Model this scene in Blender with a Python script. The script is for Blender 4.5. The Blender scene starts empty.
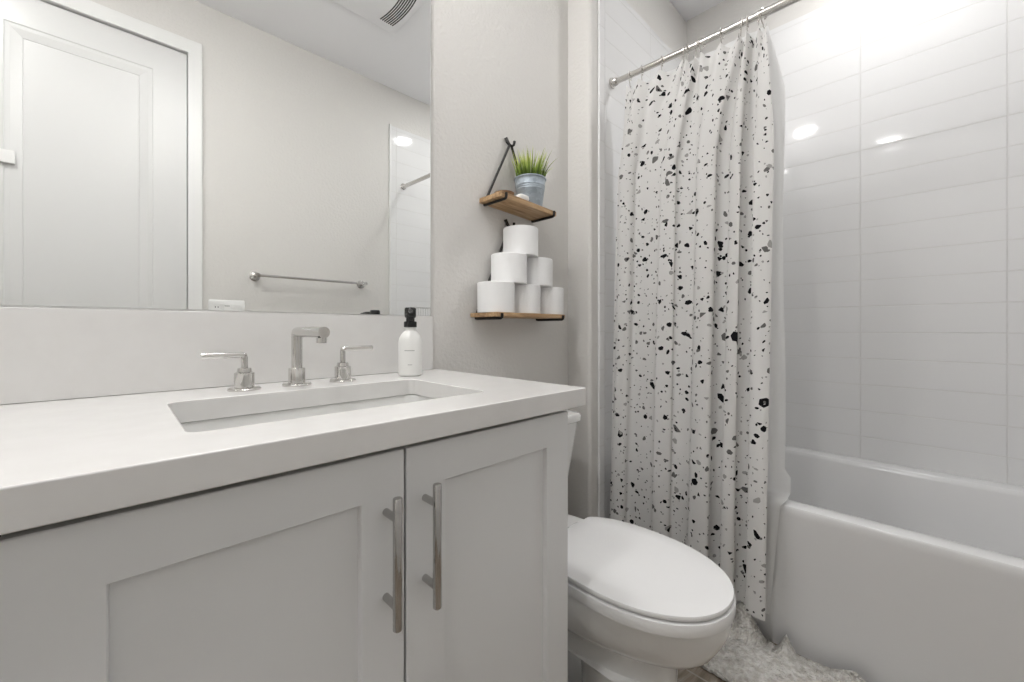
import bpy, bmesh, math, random
from mathutils import Vector, Matrix
PI = math.pi
random.seed(7)
sc = bpy.context.scene
COL = sc.collection

# ------------------------------------------------------------------ camera
# room axes: +x towards the tub, +y towards the mirror wall, metres
cam_d = bpy.data.cameras.new('camera')
cam = bpy.data.objects.new('camera', cam_d); COL.objects.link(cam)
cam.location = (0.0, -1.05, 1.0)
cam.rotation_euler = (math.radians(90), 0, math.radians(45.75 - 90))
cam_d.sensor_width = 36.0
cam_d.lens = 406.55 / 1024 * 36.0
cam_d.shift_x = 0.0
cam_d.shift_y = (328.93 - 341) / 1024
cam_d.clip_start = 0.02
sc.camera = cam

# ------------------------------------------------------------------ world, exposure
w = bpy.data.worlds.new('world'); sc.world = w; w.use_nodes = True
w.node_tree.nodes['Background'].inputs[0].default_value = (0.95, 0.97, 1.0, 1)
w.node_tree.nodes['Background'].inputs[1].default_value = 0.3
sc.view_settings.view_transform = 'Standard'
sc.view_settings.look = 'None'
sc.view_settings.gamma = 1
sc.view_settings.use_curve_mapping = False
sc.view_settings.exposure = 0.70
CAN_A = 90.0      # recessed light over the wash basin
CAN_B = 78.0      # recessed light over the tub
CAN_C = 150.0      # recessed light in the left end of the room

# ------------------------------------------------------------------ materials
FILL_LAMP = 15.0       # glow of the added fill lamp above the mirror
def mat(name, col=(0.8, 0.8, 0.8), rough=0.5, metal=0.0, spec=0.5, coat=0.0):
    m = bpy.data.materials.new(name); m.use_nodes = True
    b = m.node_tree.nodes['Principled BSDF']
    b.inputs['Base Color'].default_value = (*col, 1)
    b.inputs['Roughness'].default_value = rough
    b.inputs['Metallic'].default_value = metal
    b.inputs['Specular IOR Level'].default_value = spec
    b.inputs['Coat Weight'].default_value = coat
    return m
def N(m, t, **kw):
    n = m.node_tree.nodes.new(t)
    for k, v in kw.items(): setattr(n, k, v)
    return n
def L(m, a, b): m.node_tree.links.new(a, b)
def bsdf(m): return m.node_tree.nodes['Principled BSDF']
def bump(m, height, dist, strength=1.0):
    b = N(m, 'ShaderNodeBump'); b.inputs['Distance'].default_value = dist
    b.inputs['Strength'].default_value = strength
    L(m, height, b.inputs['Height']); L(m, b.outputs[0], bsdf(m).inputs['Normal']); return b
def noise(m, scale, detail=2, vec=None, rough=0.5, dist=0.0):
    n = N(m, 'ShaderNodeTexNoise'); n.inputs['Scale'].default_value = scale
    n.inputs['Detail'].default_value = detail; n.inputs['Roughness'].default_value = rough
    n.inputs['Distortion'].default_value = dist
    if vec is None: vec = N(m, 'ShaderNodeTexCoord').outputs['Object']
    L(m, vec, n.inputs['Vector']); return n
def ramp(m, fac, stops):
    r = N(m, 'ShaderNodeValToRGB'); e = r.color_ramp.elements
    while len(e) < len(stops): e.new(0.5)
    for el, (p, c) in zip(e, stops):
        el.position = p; el.color = (*c, 1)
    L(m, fac, r.inputs[0]); return r.outputs[0]
def math_(m, op, a, b=None, c=None, clamp=False):
    n = N(m, 'ShaderNodeMath', operation=op); n.use_clamp = clamp
    for i, x in enumerate((a, b, c)):
        if x is None: continue
        if isinstance(x, (int, float)): n.inputs[i].default_value = x
        else: L(m, x, n.inputs[i])
    return n.outputs[0]

WALLC = (0.70, 0.685, 0.66)
M = {}
M['wall'] = m = mat('wall_paint', WALLC, 0.55, spec=0.35)
n1 = noise(m, 75, 3, rough=0.55); bump(m, n1.outputs[0], 0.0030, 0.8)
M['ceiling'] = m = mat('ceiling_paint', (0.93, 0.93, 0.95), 0.8, spec=0.2)
bump(m, noise(m, 90, 3).outputs[0], 0.0012, 0.5)
M['trim'] = mat('white_trim_paint', (0.80, 0.80, 0.79), 0.3)
M['door'] = mat('white_door_paint', (0.69, 0.69, 0.685), 0.32)
M['cabinet'] = mat('cabinet_lacquer', (0.735, 0.74, 0.74), 0.38)
M['quartz'] = m = mat('white_quartz', (0.80, 0.785, 0.76), 0.16)
L(m, ramp(m, noise(m, 26, 4).outputs[0], [(0.35, (0.715, 0.705, 0.69)), (0.65, (0.735, 0.727, 0.713))]), bsdf(m).inputs['Base Color'])
M['porcelain'] = mat('white_porcelain', (0.82, 0.82, 0.81), 0.09, coat=0.3)
M['sink'] = mat('sink_porcelain', (0.73, 0.73, 0.715), 0.12, coat=0.2)
M['seat'] = mat('white_seat_plastic', (0.85, 0.85, 0.85), 0.16)
M['tub'] = mat('white_acrylic', (0.74, 0.74, 0.74), 0.14, coat=0.2)
M['chrome'] = mat('polished_chrome', (0.66, 0.65, 0.63), 0.07, 1.0)
M['nickel'] = mat('satin_nickel', (0.50, 0.49, 0.48), 0.13, 1.0)
M['rod'] = mat('brushed_steel', (0.62, 0.60, 0.57), 0.2, 1.0)
M['mirror'] = mat('silvered_glass', (0.93, 0.94, 0.93), 0.0, 1.0)
M['channel'] = mat('mirror_channel_metal', (0.75, 0.75, 0.74), 0.3, 1.0)
M['dark'] = mat('painted_gap_shade', (0.015, 0.014, 0.013), 0.8)  # near-black colour standing in for shade behind door gaps
M['black_metal'] = mat('black_iron', (0.018, 0.016, 0.015), 0.4, 0.3)
M['black_plastic'] = mat('black_plastic', (0.008, 0.008, 0.009), 0.22)
M['bottle'] = mat('frosted_white_glass', (0.82, 0.82, 0.80), 0.28)
M['ink'] = mat('grey_label_print', (0.42, 0.42, 0.41), 0.6)
M['plastic'] = mat('white_plastic', (0.82, 0.82, 0.81), 0.3)
M['fan'] = mat('fan_cover_white', (0.93, 0.93, 0.95), 0.6)
M['slot'] = mat('dark_slot', (0.05, 0.05, 0.05), 0.6)
M['paper'] = m = mat('tissue_paper', (0.88, 0.88, 0.88), 0.95, spec=0.1)
bump(m, noise(m, 170, 2).outputs[0], 0.0012, 0.6)
M['core'] = mat('cardboard', (0.45, 0.34, 0.22), 0.9)
M['soap'] = mat('white_soap', (0.88, 0.87, 0.85), 0.5)
M['soil'] = mat('brown_soil', (0.05, 0.03, 0.018), 0.95)
M['wicker'] = m = mat('brown_wicker', (0.25, 0.15, 0.08), 0.8)
bump(m, noise(m, 300, 2).outputs[0], 0.002)
# wood with grain along x
M['wood'] = m = mat('oiled_pine', (0.5, 0.3, 0.14), 0.55)
mp = N(m, 'ShaderNodeMapping'); mp.inputs['Scale'].default_value = (3, 34, 34)
L(m, N(m, 'ShaderNodeTexCoord').outputs['Object'], mp.inputs[0])
g = noise(m, 2.2, 5, mp.outputs[0], 0.6, 0.6)
L(m, ramp(m, g.outputs[0], [(0.3, (0.22, 0.12, 0.055)), (0.5, (0.44, 0.28, 0.145)), (0.7, (0.60, 0.43, 0.26))]), bsdf(m).inputs['Base Color'])
# galvanised zinc
M['zinc'] = m = mat('galvanised_zinc', (0.40, 0.46, 0.51), 0.5, 0.35)
v = N(m, 'ShaderNodeTexVoronoi'); v.inputs['Scale'].default_value = 70
L(m, N(m, 'ShaderNodeTexCoord').outputs['Object'], v.inputs['Vector'])
L(m, ramp(m, v.outputs['Color'], [(0.2, (0.33, 0.38, 0.43)), (0.8, (0.44, 0.50, 0.55))]), bsdf(m).inputs['Base Color'])
# grass blades, green with yellow tips (attribute from the mesh)
M['grass'] = m = mat('grass_blade', (0.2, 0.35, 0.05), 0.5)
at = N(m, 'ShaderNodeUVMap'); sp = N(m, 'ShaderNodeSeparateXYZ'); L(m, at.outputs[0], sp.inputs[0])
cr = ramp(m, sp.outputs[1], [(0.0, (0.03, 0.07, 0.015)), (0.45, (0.20, 0.30, 0.04)), (1.0, (0.66, 0.72, 0.20))])
hs = N(m, 'ShaderNodeHueSaturation'); L(m, cr, hs.inputs['Color'])
mr = N(m, 'ShaderNodeMapRange'); mr.inputs[3].default_value = 0.55; mr.inputs[4].default_value = 1.35
L(m, sp.outputs[0], mr.inputs[0]); L(m, mr.outputs[0], hs.inputs['Value'])
L(m, hs.outputs[0], bsdf(m).inputs['Base Color'])

def tile_material(name, w_, h_, off_u, off_v, mortar=0.0022, bumpd=0.0012):
    m = mat(name, (0.83, 0.83, 0.83), 0.06, coat=0.0)
    uv = N(m, 'ShaderNodeUVMap')
    mp = N(m, 'ShaderNodeMapping'); mp.inputs['Location'].default_value = (off_u, off_v, 0)
    L(m, uv.outputs[0], mp.inputs[0])
    br = N(m, 'ShaderNodeTexBrick'); br.offset = 0.0; br.squash = 1.0
    br.inputs['Scale'].default_value = 1.0
    br.inputs['Brick Width'].default_value = w_; br.inputs['Row Height'].default_value = h_
    br.inputs['Mortar Size'].default_value = mortar; br.inputs['Mortar Smooth'].default_value = 0.4
    br.inputs['Color1'].default_value = (0.80, 0.80, 0.80, 1); br.inputs['Color2'].default_value = (0.81, 0.81, 0.81, 1)
    br.inputs['Mortar'].default_value = (0.77, 0.765, 0.755, 1)
    L(m, mp.outputs[0], br.inputs['Vector'])
    L(m, br.outputs['Color'], bsdf(m).inputs['Base Color'])
    inv = math_(m, 'SUBTRACT', 1.0, br.outputs['Fac'])
    wav = noise(m, 5.0, 1, uv.outputs[0])
    h = math_(m, 'MULTIPLY_ADD', wav.outputs[0], 0.7, inv)
    bump(m, h, bumpd, 0.9)
    return m
# joints on the long wall at -y = 0.846, 1.243 ; rows at z = 0.435 + k*0.11
M['tile_long'] = tile_material('white_stacked_wall_tile', 0.397, 0.11, -(0.846 - 3 * 0.397) , -0.435 + 0.11)
M['tile_end'] = tile_material('white_end_wall_tile', 0.397, 0.11, -1.435 + 4 * 0.397, -0.435 + 0.11)
M['tile_edge'] = tile_material('white_bullnose_tile', 2.0, 0.155, 0.9, -0.06, 0.002)

# marble floor
M['floor'] = m = mat('stone_floor_tile', (0.5, 0.46, 0.4), 0.25)
tc = N(m, 'ShaderNodeTexCoord').outputs['Object']
mp = N(m, 'ShaderNodeMapping'); mp.inputs['Rotation'].default_value = (0, 0, math.radians(38)); mp.inputs['Scale'].default_value = (1, 2.4, 1)
L(m, tc, mp.inputs[0])
nz = noise(m, 4.5, 8, mp.outputs[0], 0.62, 1.6)
c1 = ramp(m, nz.outputs[0], [(0.30, (0.12, 0.09, 0.065)), (0.45, (0.25, 0.205, 0.16)), (0.56, (0.36, 0.31, 0.25)), (0.72, (0.60, 0.55, 0.48))])
br = N(m, 'ShaderNodeTexBrick'); br.offset = 0.5; br.inputs['Scale'].default_value = 1
br.inputs['Brick Width'].default_value = 0.61; br.inputs['Row Height'].default_value = 0.305
br.inputs['Mortar Size'].default_value = 0.003; br.inputs['Mortar Smooth'].default_value = 0.2
mp2 = N(m, 'ShaderNodeMapping'); mp2.inputs['Rotation'].default_value = (0, 0, PI / 2); mp2.inputs['Location'].default_value = (0.12, 0.02, 0)
L(m, tc, mp2.inputs[0]); L(m, mp2.outputs[0], br.inputs['Vector'])
mx = N(m, 'ShaderNodeMix', data_type='RGBA'); L(m, br.outputs['Fac'], mx.inputs[0]); L(m, c1, mx.inputs[6]); mx.inputs[7].default_value = (0.45, 0.41, 0.36, 1)
L(m, mx.outputs[2], bsdf(m).inputs['Base Color'])
# shaggy mat
M['rug'] = m = mat('ivory_pile', (0.72, 0.69, 0.63), 1.0, spec=0.05)
nn = noise(m, 60, 3); L(m, ramp(m, nn.outputs[0], [(0.35, (0.66, 0.63, 0.58)), (0.6, (0.88, 0.86, 0.82))]), bsdf(m).inputs['Base Color'])
bump(m, noise(m, 130, 3).outputs[0], 0.02, 1.0)

# speckled curtain: irregular angular chips from three cell layers in cloth UV (metres)
M['curtain'] = m = mat('terrazzo_print_cotton', (0.78, 0.77, 0.75), 0.9, spec=0.1)
uv = N(m, 'ShaderNodeUVMap').outputs[0]
def chips(scale, base, prob, off, cols):
    mp = N(m, 'ShaderNodeMapping'); mp.inputs['Location'].default_value = (off, off * 1.7, 0)
    mp.inputs['Scale'].default_value = (scale, scale, 1); L(m, uv, mp.inputs[0])
    v = N(m, 'ShaderNodeTexVoronoi', voronoi_dimensions='2D', feature='F1')
    v.inputs['Scale'].default_value = 1.0; v.inputs['Randomness'].default_value = 0.9
    L(m, mp.outputs[0], v.inputs['Vector'])
    d = N(m, 'ShaderNodeVectorMath', operation='SUBTRACT'); L(m, mp.outputs[0], d.inputs[0]); L(m, v.outputs['Position'], d.inputs[1])
    wn = N(m, 'ShaderNodeTexWhiteNoise', noise_dimensions='2D'); L(m, v.outputs['Position'], wn.inputs['Vector'])
    sc3 = N(m, 'ShaderNodeSeparateColor'); L(m, wn.outputs['Color'], sc3.inputs[0])
    r1, r2, r3 = sc3.outputs
    ad = N(m, 'ShaderNodeVectorMath', operation='ADD'); L(m, v.outputs['Position'], ad.inputs[0]); ad.inputs[1].default_value = (13.7, 5.1, 0)
    wn2 = N(m, 'ShaderNodeTexWhiteNoise', noise_dimensions='2D'); L(m, ad.outputs[0], wn2.inputs['Vector'])
    sc4 = N(m, 'ShaderNodeSeparateColor'); L(m, wn2.outputs['Color'], sc4.inputs[0]); q1, q2, q3 = sc4.outputs
    rot = N(m, 'ShaderNodeVectorRotate', rotation_type='Z_AXIS'); L(m, d.outputs[0], rot.inputs['Vector'])
    L(m, math_(m, 'MULTIPLY', r1, 2 * PI), rot.inputs['Angle'])
    s = N(m, 'ShaderNodeSeparateXYZ'); L(m, rot.outputs[0], s.inputs[0]); X, Y = s.outputs[0], s.outputs[1]
    Xs = math_(m, 'MULTIPLY', X, math_(m, 'MULTIPLY_ADD', r2, 1.0, 1.0))     # elongated along local Y
    k = 0
    best = None
    for a, jit in ((0.0, q1), (1.15, q2), (2.3, q3), (3.35, q1), (4.4, q2), (5.4, q3)):
        t = math_(m, 'ADD', math_(m, 'MULTIPLY', Xs, math.cos(a)), math_(m, 'MULTIPLY', Y, math.sin(a)))
        t = math_(m, 'MULTIPLY', t, math_(m, 'MULTIPLY_ADD', jit, 1.0 if k % 2 else -0.7, 0.75 if k % 2 else 1.6))
        best = t if best is None else math_(m, 'SMOOTH_MAX', best, t, 0.05)
        k += 1
    size = math_(m, 'MULTIPLY', base, math_(m, 'MULTIPLY_ADD', r3, 0.9, 0.35))
    inside = math_(m, 'LESS_THAN', best, size)
    sel = math_(m, 'LESS_THAN', math_(m, 'FRACT', math_(m, 'MULTIPLY', math_(m, 'ADD', q1, r3), 7.31)), prob)
    fac = math_(m, 'MULTIPLY', inside, sel)
    pick = math_(m, 'FRACT', math_(m, 'MULTIPLY', math_(m, 'ADD', q2, r2), 5.77))
    cr = N(m, 'ShaderNodeValToRGB'); cr.color_ramp.interpolation = 'CONSTANT'; e = cr.color_ramp.elements
    while len(e) < len(cols): e.new(0.5)
    for el, (p, c) in zip(e, cols): el.position = p; el.color = (*c, 1)
    L(m, pick, cr.inputs[0])
    return fac, cr.outputs[0]
K = (0.012, 0.012, 0.014); G1 = (0.16, 0.155, 0.15); G2 = (0.40, 0.39, 0.375)
cur = None
for args in ((14.0, 0.22, 0.36, 3.1, [(0, K), (0.5, G1), (0.8, G2)]),
             (27.0, 0.25, 0.64, 7.7, [(0, K), (0.55, G1), (0.8, G2)]),
             (50.0, 0.215, 0.42, 1.3, [(0, K), (0.5, G1), (0.7, G2)])):
    fac, col = chips(*args)
    mx = N(m, 'ShaderNodeMix', data_type='RGBA'); L(m, fac, mx.inputs[0])
    if cur is None: mx.inputs[6].default_value = (0.80, 0.79, 0.775, 1)
    else: L(m, cur, mx.inputs[6])
    L(m, col, mx.inputs[7]); cur = mx.outputs[2]
L(m, cur, bsdf(m).inputs['Base Color'])
tr = N(m, 'ShaderNodeBsdfTranslucent'); L(m, cur, tr.inputs[0])
ms = N(m, 'ShaderNodeMixShader'); ms.inputs[0].default_value = 0.3
out = m.node_tree.nodes['Material Output']
L(m, bsdf(m).outputs[0], ms.inputs[1]); L(m, tr.outputs[0], ms.inputs[2]); L(m, ms.outputs[0], out.inputs[0])
# liner: thin white waffle cloth
M['liner'] = m = mat('white_waffle_liner', (0.84, 0.84, 0.83), 0.7, spec=0.2)
uv = N(m, 'ShaderNodeUVMap').outputs[0]
mp = N(m, 'ShaderNodeMapping'); mp.inputs['Scale'].default_value = (900, 900, 900); L(m, uv, mp.inputs[0])
ck = N(m, 'ShaderNodeTexChecker'); ck.inputs['Scale'].default_value = 0.25; L(m, mp.outputs[0], ck.inputs[0])
bump(m, ck.outputs['Fac'], 0.0006, 0.5)
tr = N(m, 'ShaderNodeBsdfTranslucent'); tr.inputs[0].default_value = (0.85, 0.85, 0.85, 1)
ms = N(m, 'ShaderNodeMixShader'); ms.inputs[0].default_value = 0.45
out = m.node_tree.nodes['Material Output']
L(m, bsdf(m).outputs[0], ms.inputs[1]); L(m, tr.outputs[0], ms.inputs[2]); L(m, ms.outputs[0], out.inputs[0])

def emit(name, col, s):
    m = bpy.data.materials.new(name); m.use_nodes = True; nt = m.node_tree
    nt.nodes.remove(nt.nodes['Principled BSDF'])
    e = nt.nodes.new('ShaderNodeEmission'); e.inputs[0].default_value = (*col, 1); e.inputs[1].default_value = s
    nt.links.new(e.outputs[0], nt.nodes['Material Output'].inputs[0]); return m
M['lampA'] = emit('lamp_lens_basin', (1.0, 0.99, 0.98), CAN_A)
M['lampB'] = emit('lamp_lens_tub', (1.0, 0.995, 0.99), CAN_B)
M['opal'] = emit('fill_lamp_glow', (1.0, 0.985, 0.97), FILL_LAMP)
M['lampC'] = emit('lamp_lens_door', (1.0, 0.99, 0.98), CAN_C)

# ------------------------------------------------------------------ mesh helpers
def new(): return bmesh.new()
def box(bm, x0, x1, y0, y1, z0, z1):
    vs = [bm.verts.new((x, y, z)) for z in (z0, z1) for y in (y0, y1) for x in (x0, x1)]
    for f in ((0, 2, 3, 1), (4, 5, 7, 6), (0, 1, 5, 4), (2, 6, 7, 3), (0, 4, 6, 2), (1, 3, 7, 5)):
        bm.faces.new([vs[i] for i in f])
    return bm
def loft(bm, loops, cap0=True, cap1=True, closed=True):
    """loops: lists of points with the same count"""
    rings = [[bm.verts.new(p) for p in lp] for lp in loops]
    n = len(rings[0])
    for a, b in zip(rings, rings[1:]):
        for i in range(n if closed else n - 1):
            j = (i + 1) % n
            bm.faces.new((a[i], a[j], b[j], b[i]))
    if cap0: bm.faces.new(rings[0][::-1])
    if cap1: bm.faces.new(rings[-1])
    return rings
def lathe(bm, prof, origin=(0, 0, 0), seg=32, axis='Z', cap0=True, cap1=True):
    o = Vector(origin); loops = []
    for r, h in prof:
        lp = []
        for k in range(seg):
            a = 2 * PI * k / seg; c, s = r * math.cos(a), r * math.sin(a)
            p = {'Z': (c, s, h), 'Y': (c, h, -s), 'X': (h, c, s)}[axis]
            lp.append(o + Vector(p))
        loops.append(lp)
    loft(bm, loops, cap0, cap1)
    return bm
def tube(bm, pts, r, seg=12, caps=True):
    pts = [Vector(p) for p in pts]; loops = []
    rr = r if isinstance(r, (list, tuple)) else [r] * len(pts)
    t0 = (pts[1] - pts[0]).normalized()
    up = Vector((0, 0, 1)) if abs(t0.z) < 0.9 else Vector((1, 0, 0))
    nrm = (up - t0 * up.dot(t0)).normalized()
    for i, p in enumerate(pts):
        if i == 0: t = (pts[1] - pts[0])
        elif i == len(pts) - 1: t = (pts[-1] - pts[-2])
        else: t = (pts[i + 1] - pts[i]).normalized() + (pts[i] - pts[i - 1]).normalized()
        t.normalize(); nrm = (nrm - t * nrm.dot(t)).normalized(); b = t.cross(nrm)
        sc_ = 1.0
        if 0 < i < len(pts) - 1:
            c = t.dot((pts[i + 1] - pts[i]).normalized()); sc_ = 1.0 / max(c, 0.6)
        loops.append([p + (nrm * math.cos(2 * PI * k / seg) + b * math.sin(2 * PI * k / seg)) * rr[i] for k in range(seg)])
    loft(bm, loops, caps, caps); return bm
def arc(c, r, a0, a1, n, plane='xz'):
    out = []
    for i in range(n + 1):
        a = math.radians(a0 + (a1 - a0) * i / n); u, v_ = r * math.cos(a), r * math.sin(a)
        out.append({'xz': (c[0] + u, c[1], c[2] + v_), 'yz': (c[0], c[1] + u, c[2] + v_), 'xy': (c[0] + u, c[1] + v_, c[2])}[plane])
    return out
def rrect(x0, x1, y0, y1, r, z, seg=6):
    pts = []
    for cx, cy, a in ((x1 - r, y1 - r, 0), (x0 + r, y1 - r, 90), (x0 + r, y0 + r, 180), (x1 - r, y0 + r, 270)):
        for i in range(seg + 1):
            t = math.radians(a + 90 * i / seg); pts.append((cx + r * math.cos(t), cy + r * math.sin(t), z))
    return pts
def obj(name, bm, material, parent=None, bevel=0.0, smooth=False, seg=2, angle=35, loc=None):
    bmesh.ops.recalc_face_normals(bm, faces=bm.faces[:])
    me = bpy.data.meshes.new(name); bm.to_mesh(me); bm.free()
    me.materials.append(M[material] if isinstance(material, str) else material)
    o = bpy.data.objects.new(name, me); COL.objects.link(o)
    if smooth:
        for p in me.polygons: p.use_smooth = True
    if bevel:
        b = o.modifiers.new('bevel', 'BEVEL'); b.width = bevel; b.segments = seg; b.limit_method = 'ANGLE'; b.angle_limit = math.radians(angle); b.harden_normals = True
        for p in me.polygons: p.use_smooth = True
    if smooth:
        e = o.modifiers.new('split', 'EDGE_SPLIT'); e.split_angle = math.radians(40); e.use_edge_sharp = False
    if parent is not None:
        o.parent = parent
        if parent.type == 'EMPTY': o.matrix_parent_inverse = Matrix.Translation(-parent.location)
    return o
def tag(o, label=None, cat=None, group=None, kind=None):
    if label: o['label'] = label
    if cat: o['category'] = cat
    if group: o['group'] = group
    if kind: o['kind'] = kind
    return o
def thing(name, label, cat, loc, group=None, kind=None):
    o = bpy.data.objects.new(name, None); COL.objects.link(o); o.empty_display_size = 0.05
    o.location = loc; return tag(o, label, cat, group, kind)
def struct(name, bm, material, label=None, cat=None, **kw):
    o = obj(name, bm, material, **kw); o['kind'] = 'structure'
    if label: o['label'] = label; o['category'] = cat
    return o
def uv_planar(o, fu, fv):
    me = o.data; ul = me.uv_layers.new(name='UVMap')
    for l in me.loops:
        co = me.vertices[l.vertex_index].co; ul.data[l.index].uv = (fu(co), fv(co))

# ------------------------------------------------------------------ room dimensions
XL, XT, YF, ZC = -1.30, 2.27, -1.63, 2.71      # left wall, tub wall, wall opposite the mirror, ceiling
XR, YA = 1.348, -0.111                           # step in the mirror wall and face of the tub alcove end wall
XE = 1.397                                      # where tile starts
XB = 1.49                                       # outer face of the tub
struct('floor', box(new(), XL - .1, XT + .1, YF - .1, .1, -0.06, 0.0), 'floor', 'brown veined stone tile floor', 'floor')
struct('ceiling', box(new(), XL - .1, XT + .1, YF - .1, .1, ZC, ZC + 0.06), 'ceiling', 'smooth pale grey-white ceiling over the whole bathroom', 'ceiling')
struct('wall_back', box(new(), XL - .1, XR, 0, 0.1, 0, ZC), 'wall', 'greige textured wall behind the mirror, shelves and toilet', 'wall')
struct('wall_return', box(new(), XR, XT + .1, YA, 0.1, 0, ZC), 'wall', 'greige wall end projecting beside the shower curtain', 'wall', bevel=0.014, seg=4)
struct('wall_right', box(new(), XT, XT + .1, YF - .1, YA, 0, ZC), 'wall', 'greige painted band above the tile on the tub wall', 'wall')
struct('wall_left', box(new(), XL - .1, XL, YF - .1, 0, 0, ZC), 'wall', 'greige wall left of the vanity', 'wall')
DX0, DX1, DZ = -0.463, 0.262, 2.417             # door opening
bm = new(); box(bm, XL, DX0 - .02, YF - .1, YF, 0, ZC); box(bm, DX1 + .02, XT, YF - .1, YF, 0, ZC); box(bm, DX0 - .02, DX1 + .02, YF - .1, YF, DZ + .02, ZC)
struct('wall_front', bm, 'wall', 'greige wall opposite the mirror, seen reflected around the white door', 'wall')

# tile
TZ0, TZ1, TT = 0.43, 2.44, 0.009
o = struct('wall_tile_right', box(new(), XT - TT, XT, YF, YA, TZ0, TZ1), 'tile_long', 'glossy white stacked tile on the long wall of the tub', 'tiled wall')
uv_planar(o, lambda c: -c.y, lambda c: c.z)
o = struct('wall_tile_back', box(new(), XE + 0.043, XT - TT, YA - TT, YA, 0.0, TZ1), 'tile_end', 'white tiled tub end wall behind the speckled curtain', 'tiled wall')
uv_planar(o, lambda c: c.x, lambda c: c.z)
o = struct('wall_tile_front', box(new(), XE + 0.0, XT - TT, YF, YF + TT, TZ0, TZ1), 'tile_end', 'white tiled tub end wall reflected at the right of the mirror', 'tiled wall')
uv_planar(o, lambda c: c.x, lambda c: c.z)
o = struct('trim_1', box(new(), XE, XE + 0.042, YA - TT - 0.002, YA, 0.0, TZ1), 'tile_edge', 'narrow white bullnose tile column beside the greige wall end', 'tile trim', bevel=0.004)
uv_planar(o, lambda c: c.x, lambda c: c.z)
o = struct('trim_2', box(new(), XE - 0.014, XE + 0.0, YF, YF + TT + 0.003, 0.0, TZ1 + 0.01), 'trim', 'white tile edge strip reflected in the mirror', 'tile trim', bevel=0.003)
struct('baseboard_back', box(new(), 0.70, XR - 0.002, -0.014, 0.0, 0.0, 0.10), 'trim', 'white baseboard behind the toilet', 'baseboard', bevel=0.004)
struct('baseboard_return', box(new(), XR - 0.014, XR, YA - 0.014, -0.014, 0.0, 0.10), 'trim', 'white baseboard on the wall return next to the toilet', 'baseboard', bevel=0.004)
struct('baseboard_front', box(new(), DX1 + 0.07, XE - 0.02, YF, YF + 0.014, 0.0, 0.10), 'trim', 'white baseboard under the towel bar wall', 'baseboard', bevel=0.004)

# door (in the wall opposite the mirror)
d = thing('door_1', 'white panelled door with white casing, seen in the mirror', 'door', (0, YF, 0), kind='structure')
bm = new()
yd = YF - 0.008                                  # face of the door slab
PX0, PX1 = -0.335, 0.132
def slab_with_panels(bm, x0, x1, z0, z1, yf, th, panels):
    xs = sorted({x0, x1, *[p[0] for p in panels], *[p[1] for p in panels]})
    zs = sorted({z0, z1, *[p[2] for p in panels], *[p[3] for p in panels]})
    for i in range(len(xs) - 1):
        for j in range(len(zs) - 1):
            cx, cz = (xs[i] + xs[i + 1]) / 2, (zs[j] + zs[j + 1]) / 2
            if any(p[0] < cx < p[1] and p[2] < cz < p[3] for p in panels): continue
            vs = [bm.verts.new(q) for q in ((xs[i], yf, zs[j]), (xs[i + 1], yf, zs[j]), (xs[i + 1], yf, zs[j + 1]), (xs[i], yf, zs[j + 1]))]
            bm.faces.new(vs)
    for (a, b, c, e) in panels:
        def ring(k, dy): return [(a + k, yf + dy, c + k), (b - k, yf + dy, c + k), (b - k, yf + dy, e - k), (a + k, yf + dy, e - k)]
        loft(bm, [ring(0, 0), ring(0.004, -0.003), ring(0.018, -0.004), ring(0.050, -0.011), ring(0.052, -0.013), ring(0.055, -0.012)], False, True)
    # sides and back
    r1 = [(x0, yf, z0), (x1, yf, z0), (x1, yf, z1), (x0, yf, z1)]; r2 = [(x, yf - th, z) for x, y, z in r1]
    loft(bm, [r1, r2], False, True)
    bmesh.ops.remove_doubles(bm, verts=bm.verts[:], dist=1e-5)
slab_with_panels(bm, DX0, DX1, 0.01, DZ, yd, 0.035, [(PX0, PX1, 1.02, 2.286), (PX0, PX1, 0.25, 0.86)])
obj('door_leaf', bm, 'door', d)
bm = new()
U = [(DX0 - .062, 0), (DX0 - .003, 0), (DX0 - .003, DZ + .003), (DX1 + .003, DZ + .003), (DX1 + .003, 0), (DX1 + .062, 0), (DX1 + .062, DZ + .072), (DX0 - .062, DZ + .072)]
loft(bm, [[(x, YF + .0003, z) for x, z in U], [(x, YF + .016, z) for x, z in U]])
for (a, b, c, e) in ((DX1 + 0.003, DX1 + 0.02, 0, DZ + 0.004), (DX0 - 0.02, DX0 - 0.004, 0, DZ + 0.004), (DX0 - 0.02, DX1 + 0.02, DZ + 0.004, DZ + 0.02)):
    box(bm, a, b, YF - 0.10, YF + 0.004, c, e)
obj('door_casing', bm, 'trim', d, bevel=0.004, seg=3)
bm = new(); box(bm, DX0 - 0.01, DX1 + 0.01, YF - 0.09, YF - 0.055, 0.0, DZ + 0.01)
obj('door_gap_shade', bm, 'dark', d)  # black panel behind the leaf, paints the shade in the door gaps
bm = new(); lathe(bm, [(0.027, 0), (0.027, 0.008), (0.011, 0.012), (0.011, 0.05)], (DX1 - 0.06, yd, 0.95), 24, 'Y')
tube(bm, [(DX1 - 0.06, yd + 0.045, 0.95), (DX1 - 0.12, yd + 0.048, 0.95), (DX1 - 0.17, yd + 0.045, 0.95)], 0.008)
obj('door_lever', bm, 'nickel', d, smooth=True)
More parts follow.
